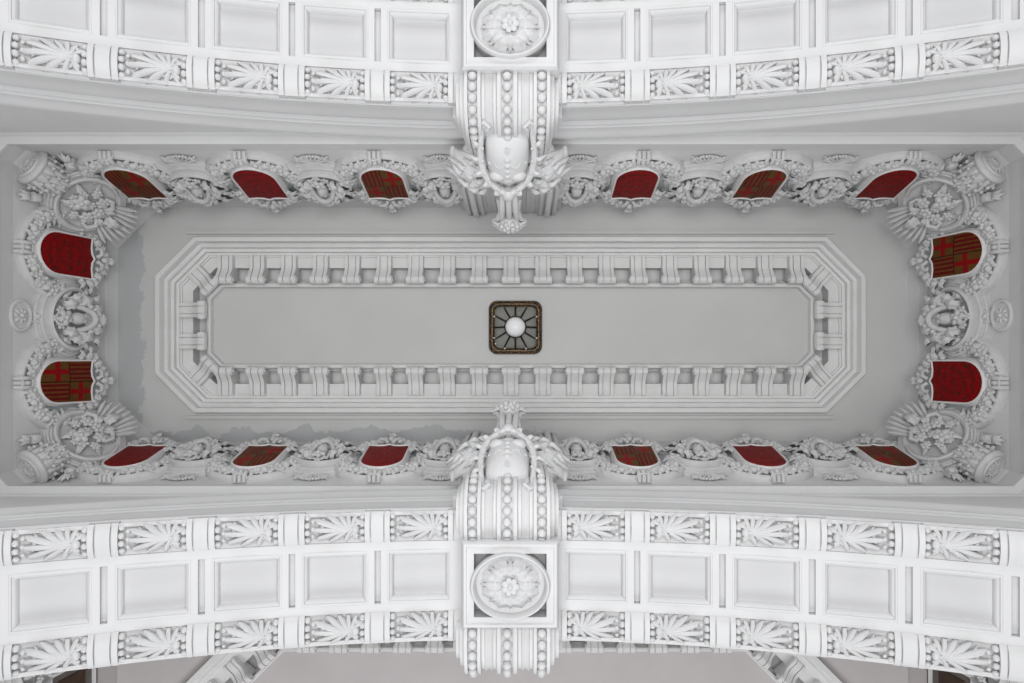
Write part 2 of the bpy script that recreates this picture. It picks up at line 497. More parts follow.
for sx, nx in ((-1, 'left'), (1, 'right')):
    for j, y in enumerate((-18.5, 19.0)):
        BR(brM(CCX + sx * 402, CCY + y, BD, -sx, 0), 'white scroll bracket at the %s end of the ceiling panel, %s of the two' % (nx, ('upper', 'lower')[j]), 'brackets around the ceiling panel')
    for sy, ny in ((-1, 'upper'), (1, 'lower')):
        a, b = corn(0)[7 if sx < 0 else 2], corn(0)[0 if sx < 0 else 1]
        mx, my = (a[0] + b[0]) / 2, abs((a[1] + b[1]) / 2 - CCY)
        d = 21 / math.sqrt(2)
        BR(brM(mx - sx * d, CCY + sy * (my - d), BD, -sx, -sy), 'white scroll bracket set diagonally at the %s %s corner of the ceiling panel' % (ny, nx), 'brackets around the ceiling panel')

# ------------------------------------------------------------------ lamp
lamp = thing('ceiling_lamp', 'square bronze ceiling lamp with rounded corners and a white globe in the middle', 'lamp', frame(P(3.2, 2.4, 838), Vector((1, 0, 0)), Vector((0, -1, 0)), Vector((0, 0, -1))))
def rsq(h, r, n=6):
    out = []
    for cx, cy, a0 in ((h - r, -h + r, -90), (h - r, h - r, 0), (-h + r, h - r, 90), (-h + r, -h + r, 180)):
        for i in range(n + 1):
            a = rad(a0 + 90 * i / n); out.append((cx + r * cos(a), cy + r * sin(a)))
    return out
mb = MB()
def rz(h, r, z): return [(x, y, z) for x, y in rsq(h, r)]
mb.rings([rz(32.5, 10, -1), rz(32.5, 10, 5), rz(31.5, 9.5, 7), rz(30, 9, 7.5), rz(29.2, 8.6, 6), rz(27.5, 8, 6), rz(26.5, 7.5, 7), rz(25.6, 7.2, 6.5), rz(25.4, 7, 2)])
mb.build('frame', GILT, lamp)
mb = MB()
mb.rings([rz(25.6, 7, 2), [(x * 12.5 / math.hypot(x, y), y * 12.5 / math.hypot(x, y), 14) for x, y in rsq(25.5, 7)]], None, True, True, True)
pane = mb.build('glass_pane', GLASS, lamp)
mb = MB(); mb.lathe([(13.4, 11), (13.4, 16), (12.4, 16.8), (12.2, 13)], 28); mb.build('globe_ring', BRONZE_D, lamp)
mb = MB(); mb.lathe([(12.2, 13), (12, 17), (10.6, 21), (8, 24), (4, 26), (0, 26.4)], 28); mb.build('globe', GLOBE, lamp)
for k in range(12):
    a = 30 * k
    c, s_ = abs(cos(rad(a))), abs(sin(rad(a)))
    L_ = min(25.2 / max(c, s_), 27.6)
    mb = MB(); mb.tube([(13, 0, 14.6), (L_, 0, 2.6)], 1.15, 6, RZ(a)); mb.build('rib', BRONZE_D, lamp)
STUD = plaster('bright_stud', (.8, .78, .72), .2, .05, 10)
for x, y in ((-25.8, -13), (-25.8, 13), (25.8, -13), (25.8, 13), (-13, -25.8), (13, -25.8), (-24, -20), ):
    mb = MB(); mb.sph(x, y, 7, 1.1); mb.build('stud', STUD, lamp)

# ------------------------------------------------------------------ ornament library
rnd = random.Random(4)
def flower(mb, M, r=5.0, n=6):
    for k in range(n):
        mb.sph(r * .62, 0, r * .25, r * .48, 1.15, .9, .6, M @ RZ(360 * k / n), 8, 5)
    mb.sph(0, 0, r * .45, r * .38, M=M, nu=8, nv=5)
def berries(mb, M, r=4.5, seed=0):
    g = random.Random(seed)
    for k in range(7):
        a = 2 * PI * k / 6
        q = r * .62 if k < 6 else 0
        mb.sph(q * cos(a), q * sin(a), r * (.25 if k < 6 else .6), r * .42, M=M, nu=8, nv=5)
def shield_poly(g=0.0, gb=0.0):
    """heraldic shield outline, y up; g grows every side, gb extra at the rounded foot"""
    w = 21.6 + g; top = 82 + g; pts = []
    pts += [(w + .3, top), (w * .55, top - 1.2 - .2 * g), (w * .22, top - .4), (0, top + 2.6), (-w * .22, top - .4), (-w * .55, top - 1.2 - .2 * g), (-w - .3, top)]
    yb = 41.0
    for i in range(15):
        a = PI + PI * i / 14
        pts.append(((w + gb * .35) * cos(a) , yb + (21.5 + g + gb) * sin(a)))
    return pts    # counter-clockwise
def cartouche():
    out = {}
    # backing roundel
    mb = MB(); mb.lathe([(40, -3), (40, 1.2), (37, 1.2), (34.5, .6), (33.5, 2.0), (31.5, 2.2), (30.8, .6), (0, .2)], 40, T(0, 53, 0)); out['roundel'] = (mb, BLUEG)
    # C-shaped wreath moulding
    mb = MB()
    pr = [(54, -3), (53.8, 2), (52.5, 4.6), (50, 5.8), (47.5, 5), (46.2, 3), (45.5, 2.4), (38.5, 2.0), (37.6, 2.8), (36.6, 2.4), (36.2, -1)]
    a0, a1, n = -194, 14, 46
    rs = []
    for i in range(n + 1):
        a = rad(a0 + (a1 - a0) * i / n); rs.append([(r * cos(a), 53 + r * sin(a), z) for r, z in pr])
    mb.rings([[rs[i][j] for i in range(n + 1)] for j in range(len(pr))][::-1], None, False)
    out['wreath'] = (mb, ORN)
    # fruit and leaf garlands either side of the clasp
    for q in (-1, 1):
        mb = MB(); g = random.Random(7)
        for k in range(8):
            a = -90 + q * (16 + 10.5 * k)
            r = 42.5 + g.uniform(-2.5, 2.5)
            M = T(r * cos(rad(a)), 53 + r * sin(rad(a)), 5.2) @ SC(1.15, 1.15, 1.15)
            if k % 3 == 0: flower(mb, M @ RZ(g.uniform(0, 60)), 5.6, 5)
            elif k % 3 == 1:
                mb.leaf(13, 9, M @ RZ(a - 90 + q * 100 + g.uniform(-25, 25)) @ T(0, -6, 1), 3, .25, -.1)
                mb.sph(2 * q, -3, 2.2, 3.4, 1, 1, .9, M)
            else: berries(mb, M, 5.2, k)
            M2 = T((r - 5) * cos(rad(a + 4)), 53 + (r - 5) * sin(rad(a + 4)), 5)
            mb.leaf(9.5, 6.5, M2 @ RZ(a + 90 + g.uniform(-40, 40)) @ T(0, -3, 0), 2, .25, -.15, nu=11, nv=7)
            M3 = T((r + 5) * cos(rad(a - 4)), 53 + (r + 5) * sin(rad(a - 4)), 5)
            mb.leaf(8.5, 6, M3 @ RZ(a - 90 + g.uniform(-40, 40)) @ T(0, -3, 1), 2, .25, -.15, nu=11, nv=7)
            mb.sph(g.uniform(-4, 4), g.uniform(-4, 4), 2.5, 2.4, M=M, nu=8, nv=5)
        out['garland', q] = (mb, ORN)
    # ribbed clasp at the foot
    mb = MB()
    for x in (-4.6, 0, 4.6):
        mb.tube([(x, -2.5, 1), (x, -1, 6), (x, 3, 8.6), (x, 8, 8.6), (x, 12, 6), (x, 13, 2)], [2.0, 2.2, 2.3, 2.2, 2.0, 1.7], 8)
    for y in (0, 10.5): mb.tube([(-7.4, y, 3), (-6.6, y, 7.4), (0, y, 9.6), (6.6, y, 7.4), (7.4, y, 3)], 1.2, 7)
    mb.sph(0, 5, 9.6, 2.8, .9, 1.2, .8)
    out['clasp'] = (mb, ORN)
    # shield with raised border
    mb = MB()
    mb.rings([[(x, y, z) for x, y in shield_poly(g, gb)] for g, gb, z in ((2.6, 5.5, 0), (2.6, 5.5, 4), (2.4, 4.5, 5), (2.2, 1.2, 6.5), (2.1, .6, 8.6), (1.6, .3, 9.4), (.6, .1, 9.4), (0, 0, 8.4), (-.3, 0, 7))])
    out['shield_border'] = (mb, CREAM)
    mb = MB(); base = shield_poly(0, 0)
    c = (0, 53)
    rs = []
    for k, z in ((1, 8.2), (.8, 8.9), (.55, 9.5), (.28, 9.8), (.02, 9.9)):
        rs.append([(c[0] + (x - c[0]) * k, c[1] + (y - c[1]) * k, z) for x, y in base])
    mb.rings(rs)
    out['shield'] = (mb, None)
    # leafy crest over the top edge
    mb = MB(); g = random.Random(3)
    for q in (-1, 1):
        chain = [(29, 70, 60), (28, 79, 38), (26, 87, 55), (19, 91, 22), (12.5, 96, 30), (6.5, 100, 8)]
        for k, (x, y, an) in enumerate(chain):
            M = T(q * x, y, 6.5) @ RZ(-q * an)
            mb.leaf(13 + g.uniform(-1, 2), 9, M @ T(0, -5, 0) @ RX(14), 3, .28, -.25)
            mb.leaf(9, 6, M @ RZ(-q * 50) @ T(0, -3, 2) @ RX(10), 2, .3, -.2, nu=11, nv=7)
            if k % 2 == 0: mb.sph(q * (x - 3), y - 2, 9, 2.8, nu=8, nv=5)
    mb.leaf(17, 9.5, T(0, 99, 9) @ RX(12), 3, .25, -.2)
    mb.sph(0, 97, 11, 4, 1, 1.2, .9)
    for q in (-1, 1):
        mb.tube([(q * 2, 88, 9), (q * 6, 92, 12), (q * 11, 90, 13), (q * 12.5, 86, 12), (q * 9.5, 84.5, 11.5)], [2.2, 2.4, 2.2, 1.9, 1.5], 7)
    out['crest'] = (mb, ORN)
    return out
CART = cartouche()
def cart_root(kind):
    r = thing('shield_cartouche', '', 'shield')
    for k, (m, mat) in CART.items():
        if k == 'shield': continue
        n = k[0] if isinstance(k, tuple) else k
        cart_cache.setdefault(k, m.mesh(n, mat))
        o = ob(n, cart_cache[k], r)
        if n == 'roundel': o['label'] = 'blue-grey painted backing disc'
    o = CART['shield'][0].build('shield', ARMS if kind == 'arms' else DAMASK, r)
    o['label'] = 'quartered field with red crosses and pallets on gold' if kind == 'arms' else 'crimson field with a dark woven figure'
    return r
cart_cache = {}
CK = {'arms': Kind(cart_root('arms')), 'damask': Kind(cart_root('damask'))}
TILT = math.atan2(23, 114)
def wallM(dx, dy, px, py, t, h=0, tilt=TILT, d0=RIMD):
    """frame on the sloping frieze: px,py = foot on the rim line, t = slant height, h = stand-off"""
    d = Vector((dx, dy, 0)).normalized(); Z = Vector((0, 0, 1))
    u = d * sin(tilt) + Z * cos(tilt); n = d * cos(tilt) - Z * sin(tilt)
    return frame(P(px, py, d0) + u * t + n * h, u.cross(n), u, n)
CT = rad(13.6)
GS = 'heraldic shields around the frieze'
names = {'arms': 'quartered red and gold shield', 'damask': 'plain crimson shield'}
SXS = [-406, -271.5, -137, 133, 267.5, 404]
for i, x in enumerate(SXS):
    k = 'arms' if i % 2 == 0 else 'damask'
    CK[k](wallM(0, 1, x, -FRY, 2, 1, CT), '%s in white wreath, %s from left in the upper row' % (names[k], ORD[i]), GS)
    k = 'damask' if i % 2 == 0 else 'arms'
    CK[k](wallM(0, -1, x, FRY, 2, 1, CT), '%s in white wreath, %s from left in the lower row' % (names[k], ORD[i]), GS)
for sx, nm in ((-1, 'left'), (1, 'right')):
    for j, y in enumerate((-70.5, 66)):
        k = 'damask' if (j == 0) == (sx < 0) else 'arms'
        CK[k](wallM(-sx, 0, sx * FRX, y, 2, 1, CT), '%s in a white wreath, the %s one on the %s end' % (names[k], ('upper', 'lower')[j], nm), GS)

# shell cartouches with a mask or flower bouquet -------------------------
def scallop(mb, M, r=13, n=7):
    for k in range(n):
        a = -80 + 160 * k / (n - 1)
        mb.tube([(0, 0, 0), (r * .5 * sin(rad(a)), r * .5 * cos(rad(a)), 3.2), (r * .85 * sin(rad(a)), r * .85 * cos(rad(a)), 6), (r * sin(rad(a)), r * cos(rad(a)), 8)], [.8, 1.6, 2.6, 2.2], 7, M)
def shell_parts(mask, big=1.0):
    out = []
    mb = MB()   # dish and crescent rim
    mb.lathe([(0, .6), (15, 1.0), (22, 1.8), (25, 3.5), (27, 4), (30, 1), (33, -1), (34, -5)], 36, T(0, 0, 0), 0, 360, 1.12, 1)
    pr = [(22.8, 0), (23.2, 6), (24.4, 9), (26.2, 10.2), (28, 9), (28.8, 6), (28.8, 3.2), (30.2, 2.6), (31.6, 4.4), (33.2, 3.4), (33.5, 1), (35.2, .4), (36.2, 1.5), (37.2, .6), (37.6, -6)]
    a0, a1, n = -212, 32, 40
    rs = []
    for i in range(n + 1):
        a = rad(a0 + (a1 - a0) * i / n)
        e = min(1, (i + 3) / 9, (n - i + 3) / 9)
        rs.append([((24.5 + (r - 24.5) * (.45 + .55 * e)) * cos(a) * 1.1, (24.5 + (r - 24.5) * (.45 + .55 * e)) * sin(a), z * (.6 + .4 * e)) for r, z in pr])
    mb.rings([[rs[i][j] for i in range(n + 1)] for j in range(len(pr))], None, False)
    out.append(('shell_dish', mb))
    if mask:
        mb = MB()   # small hooded head over a ball of blossom
        mb.sph(0, -2, 12, 7.2, .85, 1.15, .95, None, 14, 9)
        mb.sph(0, -2.2, 18.4, 1.5, .8, 1.5, .9)
        for q in (-1, 1):
            mb.sph(q * 2.4, .2, 17, 1.1, 1.2, .7, .6)
            mb.tube([(q * .8, 1.6, 18), (q * 2.6, 2.4, 17.4), (q * 4.3, 1.2, 15.6)], [.6, .8, .5], 6)
            mb.sph(q * 3, -3.2, 15.6, 1.9)
        mb.sph(0, -5.3, 16.6, 1.6, 1.3, .55, .7); mb.sph(0, -7.6, 15, 1.9, 1, .8, .8)
        out.append(('mask_head', mb))
        mb = MB()
        arch = [(11.4 * cos(a) , -5 + 18 * sin(a), 10 + 8 * sin(a)) for a in [PI * i / 12 for i in range(13)]]
        mb.tube(arch, [2, 2.4, 2.6, 2.7, 2.8, 2.9, 3, 2.9, 2.8, 2.7, 2.6, 2.4, 2], 8)
        scallop(mb, T(0, 8, 9), 14, 7)
        out.append(('hood', mb))
        fb = (0, -17)
    else:
        fb = (0, -9)
    mb = MB(); g = random.Random(11)
    for k, (x, y, r) in enumerate([(fb[0], fb[1], 7), (fb[0] - 6.5, fb[1] - 2, 4.2), (fb[0] + 6.5, fb[1] - 1.5, 4.4), (fb[0] + 1, fb[1] - 6, 4)]):
        flower(mb, T(x, y, 10 + (k == 0) * 3) @ RZ(20 * k), r, 5 + k % 2)
    if not mask:
        for x, y, r in ((-11, 6, 6), (10, 4, 6), (0, 9, 6), (-2, 0, 4.5), (15, -5, 4.6), (-15, -3, 4.6)):
            (flower if g.random() < .6 else berries)(mb, T(x, y, 10) @ RX(-14), r)
    if not mask:
        for k in range(7):
            a_ = -150 + 50 * k
            mb.leaf(13, 8, T(11 * sin(rad(a_)), 11 * cos(rad(a_)) - 1, 6) @ RZ(-a_) @ RX(8), 3, .3, -.25)
        for q in (-1, 1):
            mb.tube([(q * 5, 12, 8), (q * 12, 16, 12), (q * 18, 11, 13), (q * 17, 5, 12), (q * 13, 6, 12)], [2, 2.6, 2.4, 2, 1.4], 8)
    out.append(('bouquet', mb))
    mb = MB()   # leaf sprays at the sides and spilling over the top
    for q in (-1, 1):
        for x, y, an, L_, W_, z in ((14, 12, 30, 11, 7, 5), (7, 17, 6, 14, 8, 7)) if not mask else ((13, -10, 20, 18, 11, 9), (19, -4, 38, 19, 11, 8), (17, 6, 14, 20, 11, 9), (24, 8, 48, 15, 9, 6), (10, 16, 8, 20, 10, 10), (20, 20, 42, 15, 9, 8), (29, 17, 70, 12, 8, 5)):
            mb.leaf(L_, W_, T(q * x, y, z) @ RZ(-q * an) @ T(0, -5, 0) @ RX(16), 3, .3, -.3)
        if mask: mb.tube([(q * 12, -2, 9), (q * 15, 5, 13), (q * 20, 6, 15), (q * 23, 2, 14), (q * 20, -1, 13), (q * 18, 2, 13)], [2.4, 2.6, 2.3, 2, 1.7, 1.3], 8)
    mb.leaf(19, 12, T(0, 17, 12) @ RX(10), 3, .3, -.3)
    if not mask:
        for k in range(9):
            a = -48 + 12 * k
            mb.tube([(18 * sin(rad(a)), 14 + 8 * cos(rad(a)), 5), (27 * sin(rad(a)), 14 + 24 * cos(rad(a)), 8), (31 * sin(rad(a)), 14 + 33 * cos(rad(a)), 8)], [1.5, 2.3, .7], 6)
    out.append(('leaf_spray', mb))
    return out
def shell_root(mask, cat):
    r = thing('mask_cartouche' if mask else 'bouquet_cartouche', '', cat)
    for n, m in shell_parts(mask): m.build(n, ORN, r)
    return r
MK, BK = Kind(shell_root(True, 'mask')), Kind(shell_root(False, 'bouquet'))
MXS = [-339, -204, -72, 70, 201, 336]
pos = ['between the first and second shields', 'between the second and third shields', 'left of the central console', 'right of the central console', 'between the fourth and fifth shields', 'between the fifth and sixth shields']
for i, x in enumerate(MXS):
    for sg, nm in ((-1, 'upper'), (1, 'lower')):
        MK(wallM(0, -sg, x, sg * FRY, 60, 1, CT), 'small hooded mask in a shell %s of the %s row' % (pos[i], nm), 'mask cartouches between the shields')
for sx, nx in ((-1, 'left'), (1, 'right')):
    MK(wallM(-sx, 0, sx * FRX, -2, 62, 2, CT) @ SC(1.12, 1.12, 1.12), 'hooded mask in a shell midway between the two shields of the %s end' % nx, 'mask cartouches between the shields')
    for sy, ny in ((-1, 'upper'), (1, 'lower')):
        BK(wallM(-sx, -sy, sx * 492, sy * 161, 72, 6, rad(37)) @ SC(1.08, 1.08, 1.08), 'shell of plaster flowers and leaves filling the %s %s corner of the frieze' % (ny, nx), 'corner bouquets')

# small pieces of the frieze ---------------------------------------------
r = thing('leaf_fan', '', 'leaf ornament')
mb = MB()
for k in range(7):
    a = -60 + 20 * k
    mb.tube([(0, 1, .6), (8 * sin(rad(a)), 9 * cos(rad(a)), 1.4), (19 * sin(rad(a)), 16 * cos(rad(a)), 1)], [.9, 1.4, 1.6], 7)
    if k < 6: mb.sph(17 * sin(rad(a + 10)), 15 * cos(rad(a + 10)), 1, 1.7)
mb.build('fan', ORN, r)
mb = MB(); mb.tube([(-17, 13, .4), (-9, 3.5, 1), (0, 0, 1.2), (9, 3.5, 1), (17, 13, .4)], [1.2, 1.5, 1.7, 1.5, 1.2], 8); mb.build('border', ORN, r)
LF = Kind(r)
between = ['first and second', 'second and third', None, None, 'fourth and fifth', 'fifth and sixth']
for i, x in enumerate(MXS):
    for sg, nm in ((-1, 'upper'), (1, 'lower')):
        lb = 'small leaf fan at the foot of the %s frieze, ' % nm + ('between the %s shields' % between[i] if between[i] else 'beside the console on its %s' % ('left' if i == 2 else 'right'))
        LF(wallM(0, -sg, x, sg * FRY, 24, 1) @ RZ(180), lb, 'leaf fans at the foot of the frieze')
r = thing('oval_rosette', '', 'rosette')
mb = MB(); mb.lathe([(13, -2), (13, 1), (12, 2.4), (10.6, 2.2), (10, .8), (0, .5)], 30, None, 0, 360, 1.3, .95); mb.build('oval_rim', ORN, r)
mb = MB()
for k in range(8): mb.leaf(9, 5, RZ(45 * k) @ T(0, 1, .8), 2, .22, -.1, nu=11, nv=7)
mb.sph(0, 0, 2.5, 2.6); mb.build('rosette_leaf', ORN, r)
mb = MB(); mb.tube([(-5, 12, 1), (-6, 19, 3), (0, 24, 4), (6, 19, 3), (5, 12, 1)], [2, 2.3, 2.5, 2.3, 2], 8); mb.sph(0, 17, 3, 3.4); mb.build('knot', ORN, r)
OV = Kind(r)
for sx, nx in ((-1, 'left'), (1, 'right')):
    OV(wallM(-sx, 0, sx * FRX, -2, 7, 1), 'small oval rosette half hidden by the fascia at the %s end' % nx, 'oval rosettes')
r = thing('corner_basket', '', 'corner ornament')
mb = MB(); mb.lathe([(0, 3.2), (4, 3.0), (5, 4), (6.5, 3.6), (8, 2.4), (11.5, 2.4), (12.5, 3.8), (14, 3.8), (15, 2.2), (17, 2.6), (19, 1.6), (20, -1.5), (19, -4), (16, -6)], 30); cap = mb.build('round_cap', ORN, r)
mb = MB()
for k in range(10): mb.leaf(6, 3.4, RZ(36 * k) @ T(0, 4.5, 3.2), 2, .2, -.1, th=.6, nu=9, nv=5)
mb.build('cap_rosette', ORN, cap)
mb = MB(); mb.lathe([(16, -5), (16.5, -10), (14.5, -18), (11.5, -28), (8, -36)], 24); mb.build('basket', ORN, r)
mb = MB()
for row, (rr, z) in enumerate(((17, -6), (15.2, -15), (12.2, -24))):
    for k in range(12):
        mb.leaf(11, 8, RZ(30 * k + 15 * (row % 2)) @ T(0, rr + .5, z + 2) @ RX(-100), 2, .14, .3, nu=9, nv=7)
        mb.sph(0, rr + 2.4, z - 4.5, 2.0, M=RZ(30 * k + 15 + 15 * (row % 2)), nu=7, nv=5)
mb.build('scale_leaf', ORN, r)
CB = Kind(r)
r = thing('corner_sprig', '', 'leaf ornament')
mb = MB()
for an, L_ in ((0, 13), (-34, 11), (34, 11)): mb.leaf(L_, 7, RZ(180 + an) @ T(0, -2, 2), 3, .2, -.15)
mb.build('sprig', ORN, r)
mb = MB(); mb.box(-4.6, 4.6, 2, 10, -2, 7, None, 1); mb.lathe([(0, 4), (4, 3), (5, 0)], 12, T(0, 6, 5)); mb.build('block', ORN, r)
CS = Kind(r)
for sx, nx in ((-1, 'left'), (1, 'right')):
    for sy, ny in ((-1, 'upper'), (1, 'lower')):
        d = Vector((sx * .40, sy * .40, -.84)).normalized()      # the cap looks down and out into the corner
        ez = d; ex = Vector((0, 0, 1)).cross(ez).normalized(); ey = ez.cross(ex)
        CB(frame(P(sx * 482, sy * 152, 686), ex, ey, ez), 'round plaster basket of scale leaves tucked in the %s %s corner' % (ny, nx), 'corner baskets')
        CS(wallM(0, -sy, sx * 452, sy * FRY, 14, 2), 'leaf sprig with a block beside the %s %s corner basket, on the long side' % (ny, nx), 'corner sprigs')
        CS(wallM(-sx, 0, sx * FRX, sy * 124, 14, 2), 'leaf sprig with a block beside the %s %s corner basket, on the short side' % (ny, nx), 'corner sprigs')

# ------------------------------------------------------------------ acanthus panels on the arches
def acanthus(flip):
    F = SC(-1 if flip else 1, 1, 1)
    def bulge(m):
        m.v = [Vector((p.x, p.y, p.z * 1.45 + 4.4 * cos(PI * .45 * p.y / 12) - 6.4)) for p in m.v]
        return m
    leafm = MB()
    for an, L_, r_, z in ((-18, 11, 1.7, 1.2), (-38, 15, 1.8, 1.4), (-54, 20, 1.9, 1.6), (-67, 27, 2.1, 1.8), (-78, 33, 2.2, 2.2), (-88, 34, 2.2, 1.8), (-98, 32, 2.1, 1.5), (-109, 24, 1.9, 1.2), (-128, 13, 1.7, 1.0), (10, 9, 1.6, 1.0), (-165, 8, 1.5, .8)):
        M_ = F @ T(-15, -1, 0) @ RZ(an)
        k_ = .05 * (an + 84)
        leafm.tube([(0, 1, z), (.02 * k_ * L_, L_ * .3, z + 1.5), (-.05 * k_ * L_, L_ * .62, z + 1.2), (-.12 * k_ * L_, L_ * .88, z + .2), (-.16 * k_ * L_, L_, z - 1.8)], [.9, r_ * .75, r_ * 1.15, r_ * .95, .35], 8, M_, 1.0)
        for q_ in (-1, 1):
            for f_ in (.5, .72):
                leafm.tube([(0, L_ * f_ - 2, z + .4), (q_ * r_ * 1.3, L_ * f_ + 1, z + .3), (q_ * r_ * 1.9, L_ * f_ + 3.4, z - 1.4)], [.6, .95, .3], 6, M_)
    leafm.sph(-16, -1, 2.2, 3.2, 1, 1.2, .8, F)
    leafm.tube([(-17, -10, .6), (-16, -4, 2), (-13, 0, 2.6)], [1.2, 1.8, 1.4], 7, F)
    for p in leafm.v: p.y = max(-11.5, min(11.5, p.y))
    beads = []
    for side in (-1, 1):
        m = MB()
        for col, xx in enumerate((side * 21.4, side * 17.0)):
            for k in range(4 if col == 0 else 3):
                yy = -9 + 6 * k if col == 0 else -6 + 6 * k
                m.sph(xx, yy, 1.9, 2.5 if col == 0 else 1.7, 1, 1.05, .9, None, 9, 6)
        beads.append(bulge(m))
    return bulge(leafm), beads
def acan_root(flip):
    r = thing('acanthus_panel', '', 'acanthus panel')
    l, b = acanthus(flip)
    l.build('acanthus_leaf', ORN2, r)
    for m in b: m.build('bead_string', ORN2, r)
    return r
ORN2 = plaster('arch_ornament_plaster', (.62, .62, .625), .5, .05, 9, .06)
AK = {True: Kind(acan_root(True)), False: Kind(acan_root(False))}
for sg, nm in ((-1, 'upper'), (1, 'lower')):
    for band, y in (('inner', 179.0), ('outer', 261.0)):
        if sg < 0 and band == 'outer': kmax = 3
        else: kmax = 6
        for k in range(kmax):
            for q in (-1, 1):
                s = q * (FIRST + PITCH * k)
                M = archM(s, y, 1.2, sg)
                # keep the same side of the leaf towards the hall on both arches
                if (sg > 0) != (band == 'outer'): M = M @ SC(1, 1, 1)
                AK[q < 0](M, 'acanthus panel, %s to the %s of the medallion, %s edge of %s arch' % (ORD[k], 'left' if q < 0 else 'right', band, nm), 'acanthus panels along the arches')

# ------------------------------------------------------------------ keystone consoles, cartouches, medallions
def path_smooth(pts, n=6):
    out = []
    for i in range(len(pts) - 1):
        p0, p1, p2, p3 = pts[max(i - 1, 0)], pts[i], pts[i + 1], pts[min(i + 2, len(pts) - 1)]
        for k in range(n):
            t = k / n
            out.append(tuple(.5 * ((2 * p1[c]) + (-p0[c] + p2[c]) * t + (2 * p0[c] - 5 * p1[c] + 4 * p2[c] - p3[c]) * t * t + (-p0[c] + 3 * p1[c] - 3 * p2[c] + p3[c]) * t ** 3) for c in (0, 1)))
    out.append(pts[-1]); return out
CPATH = path_smooth([(190, 546), (182, 541), (170, 539), (157, 541), (147, 548), (141.5, 560), (140, 578), (141, 605), (141, 640), (138, 680), (134, 720), (130.5, 765), (129, 795), (131, 813)], 5)
def console(path, label, ysign, parentM):
    """body lofted along path of (distance from the hall's long axis, height)"""
    r = thing('keystone_console', label, 'console', T(AX, 0, 0), 'keystone consoles at the arch crowns')
    sec = [(-45, -34), (-45, -15), (-41.3, -15), (-41.3, -10), (-37.6, -10), (-37.6, -4.5), (-34, -4.5), (-34, 1.8), (-31.4, 1.8), (-31.4, -1.4), (-23.6, -1.4), (-23.6, 1.8), (-21, 1.8), (-20.5, -2), (-18, -2), (-17.5, -.6), (-14.5, -2.4), (-11.5, -.6), (-11, -2), (-8.6, -2), (-8, 1.8), (-5, 1.8), (-5, -1.4)]
    sec = sec + [(-x, h) for x, h in reversed(sec)]
    n = len(path); rows = []; nrm = []
    for i in range(n):
        a, b = path[max(i - 1, 0)], path[min(i + 1, n - 1)]
        t = Vector((b[0] - a[0], b[1] - a[1])).normalized()
        nn = Vector((-t.y, t.x))           # towards the hall / down
        if i == 0: pass
        nrm.append(nn)
    # normal must point away from the masonry (towards smaller distance or downwards)
    mb = MB()
    def wide(x, dd):
        k = min(1, max(0, (dd - 650) / 60)); k = k * k * (3 - 2 * k)
        if dd < 560: x = max(-41.3, min(41.3, x))
        if 584 < dd < 705:
            lim = 41.3 if dd < 596 else 37.6 if dd < 610 else 34.6
            x = max(-lim, min(lim, x))
        return x * (1 + .5 * k)
    def pt(i, x, h):
        p = path[i]; q = nrm[i]
        return Vector((wide(x, p[1]), ysign(p[0] + q.x * h * NS_), CAMZ + p[1] + q.y * h * NS_))
    NS_ = 1 if (nrm[n // 2].x * -1) > 0 else -1
    mb.rings([[pt(i, x, h) for x, h in sec] for i in range(n)], None, False, False, False)
    mb.add([pt(n - 1, x, h) for x, h in sec], [tuple(range(len(sec)))])
    mb.build('console_body', WHITE, r)
    # bead strings
    acc = [0]
    for i in range(1, n): acc.append(acc[-1] + math.hypot(path[i][0] - path[i - 1][0], path[i][1] - path[i - 1][1]))
    def at(s):
        for i in range(1, n):
            if acc[i] >= s:
                f = (s - acc[i - 1]) / (acc[i] - acc[i - 1])
                return tuple(path[i - 1][c] + (path[i][c] - path[i - 1][c]) * f for c in (0, 1)), nrm[i - 1].lerp(nrm[i], f)
        return path[-1], nrm[-1]
    for x in (-27.5, 0, 27.5):
        m = MB(); s = 3.0
        while s < acc[-1] - 1:
            p, q = at(s)
            m.sph(wide(x, p[1]), ysign(p[0] + q.x * .8 * NS_), CAMZ + p[1] + q.y * .8 * NS_, 3.7, 1, 1, 1, None, 12, 8)
            s += 8.6
        m.build('bead_string', WHITE, r)
    return r
console(CPATH, 'white beaded console at the crown of the upper arch, above the lamp', lambda y: -y, None)
console(CPATH, 'white beaded console at the crown of the lower arch, below the lamp', lambda y: y, None)
FARP = path_smooth([(190, 546), (182, 541), (170, 539), (157, 541), (147, 548), (141.5, 560), (140, 578), (141, 605), (141, 640), (142, 680)], 5)
console(FARP, 'white beaded console on the outer face of the lower arch, at the bottom edge', lambda y: 2 * YC - y, None)

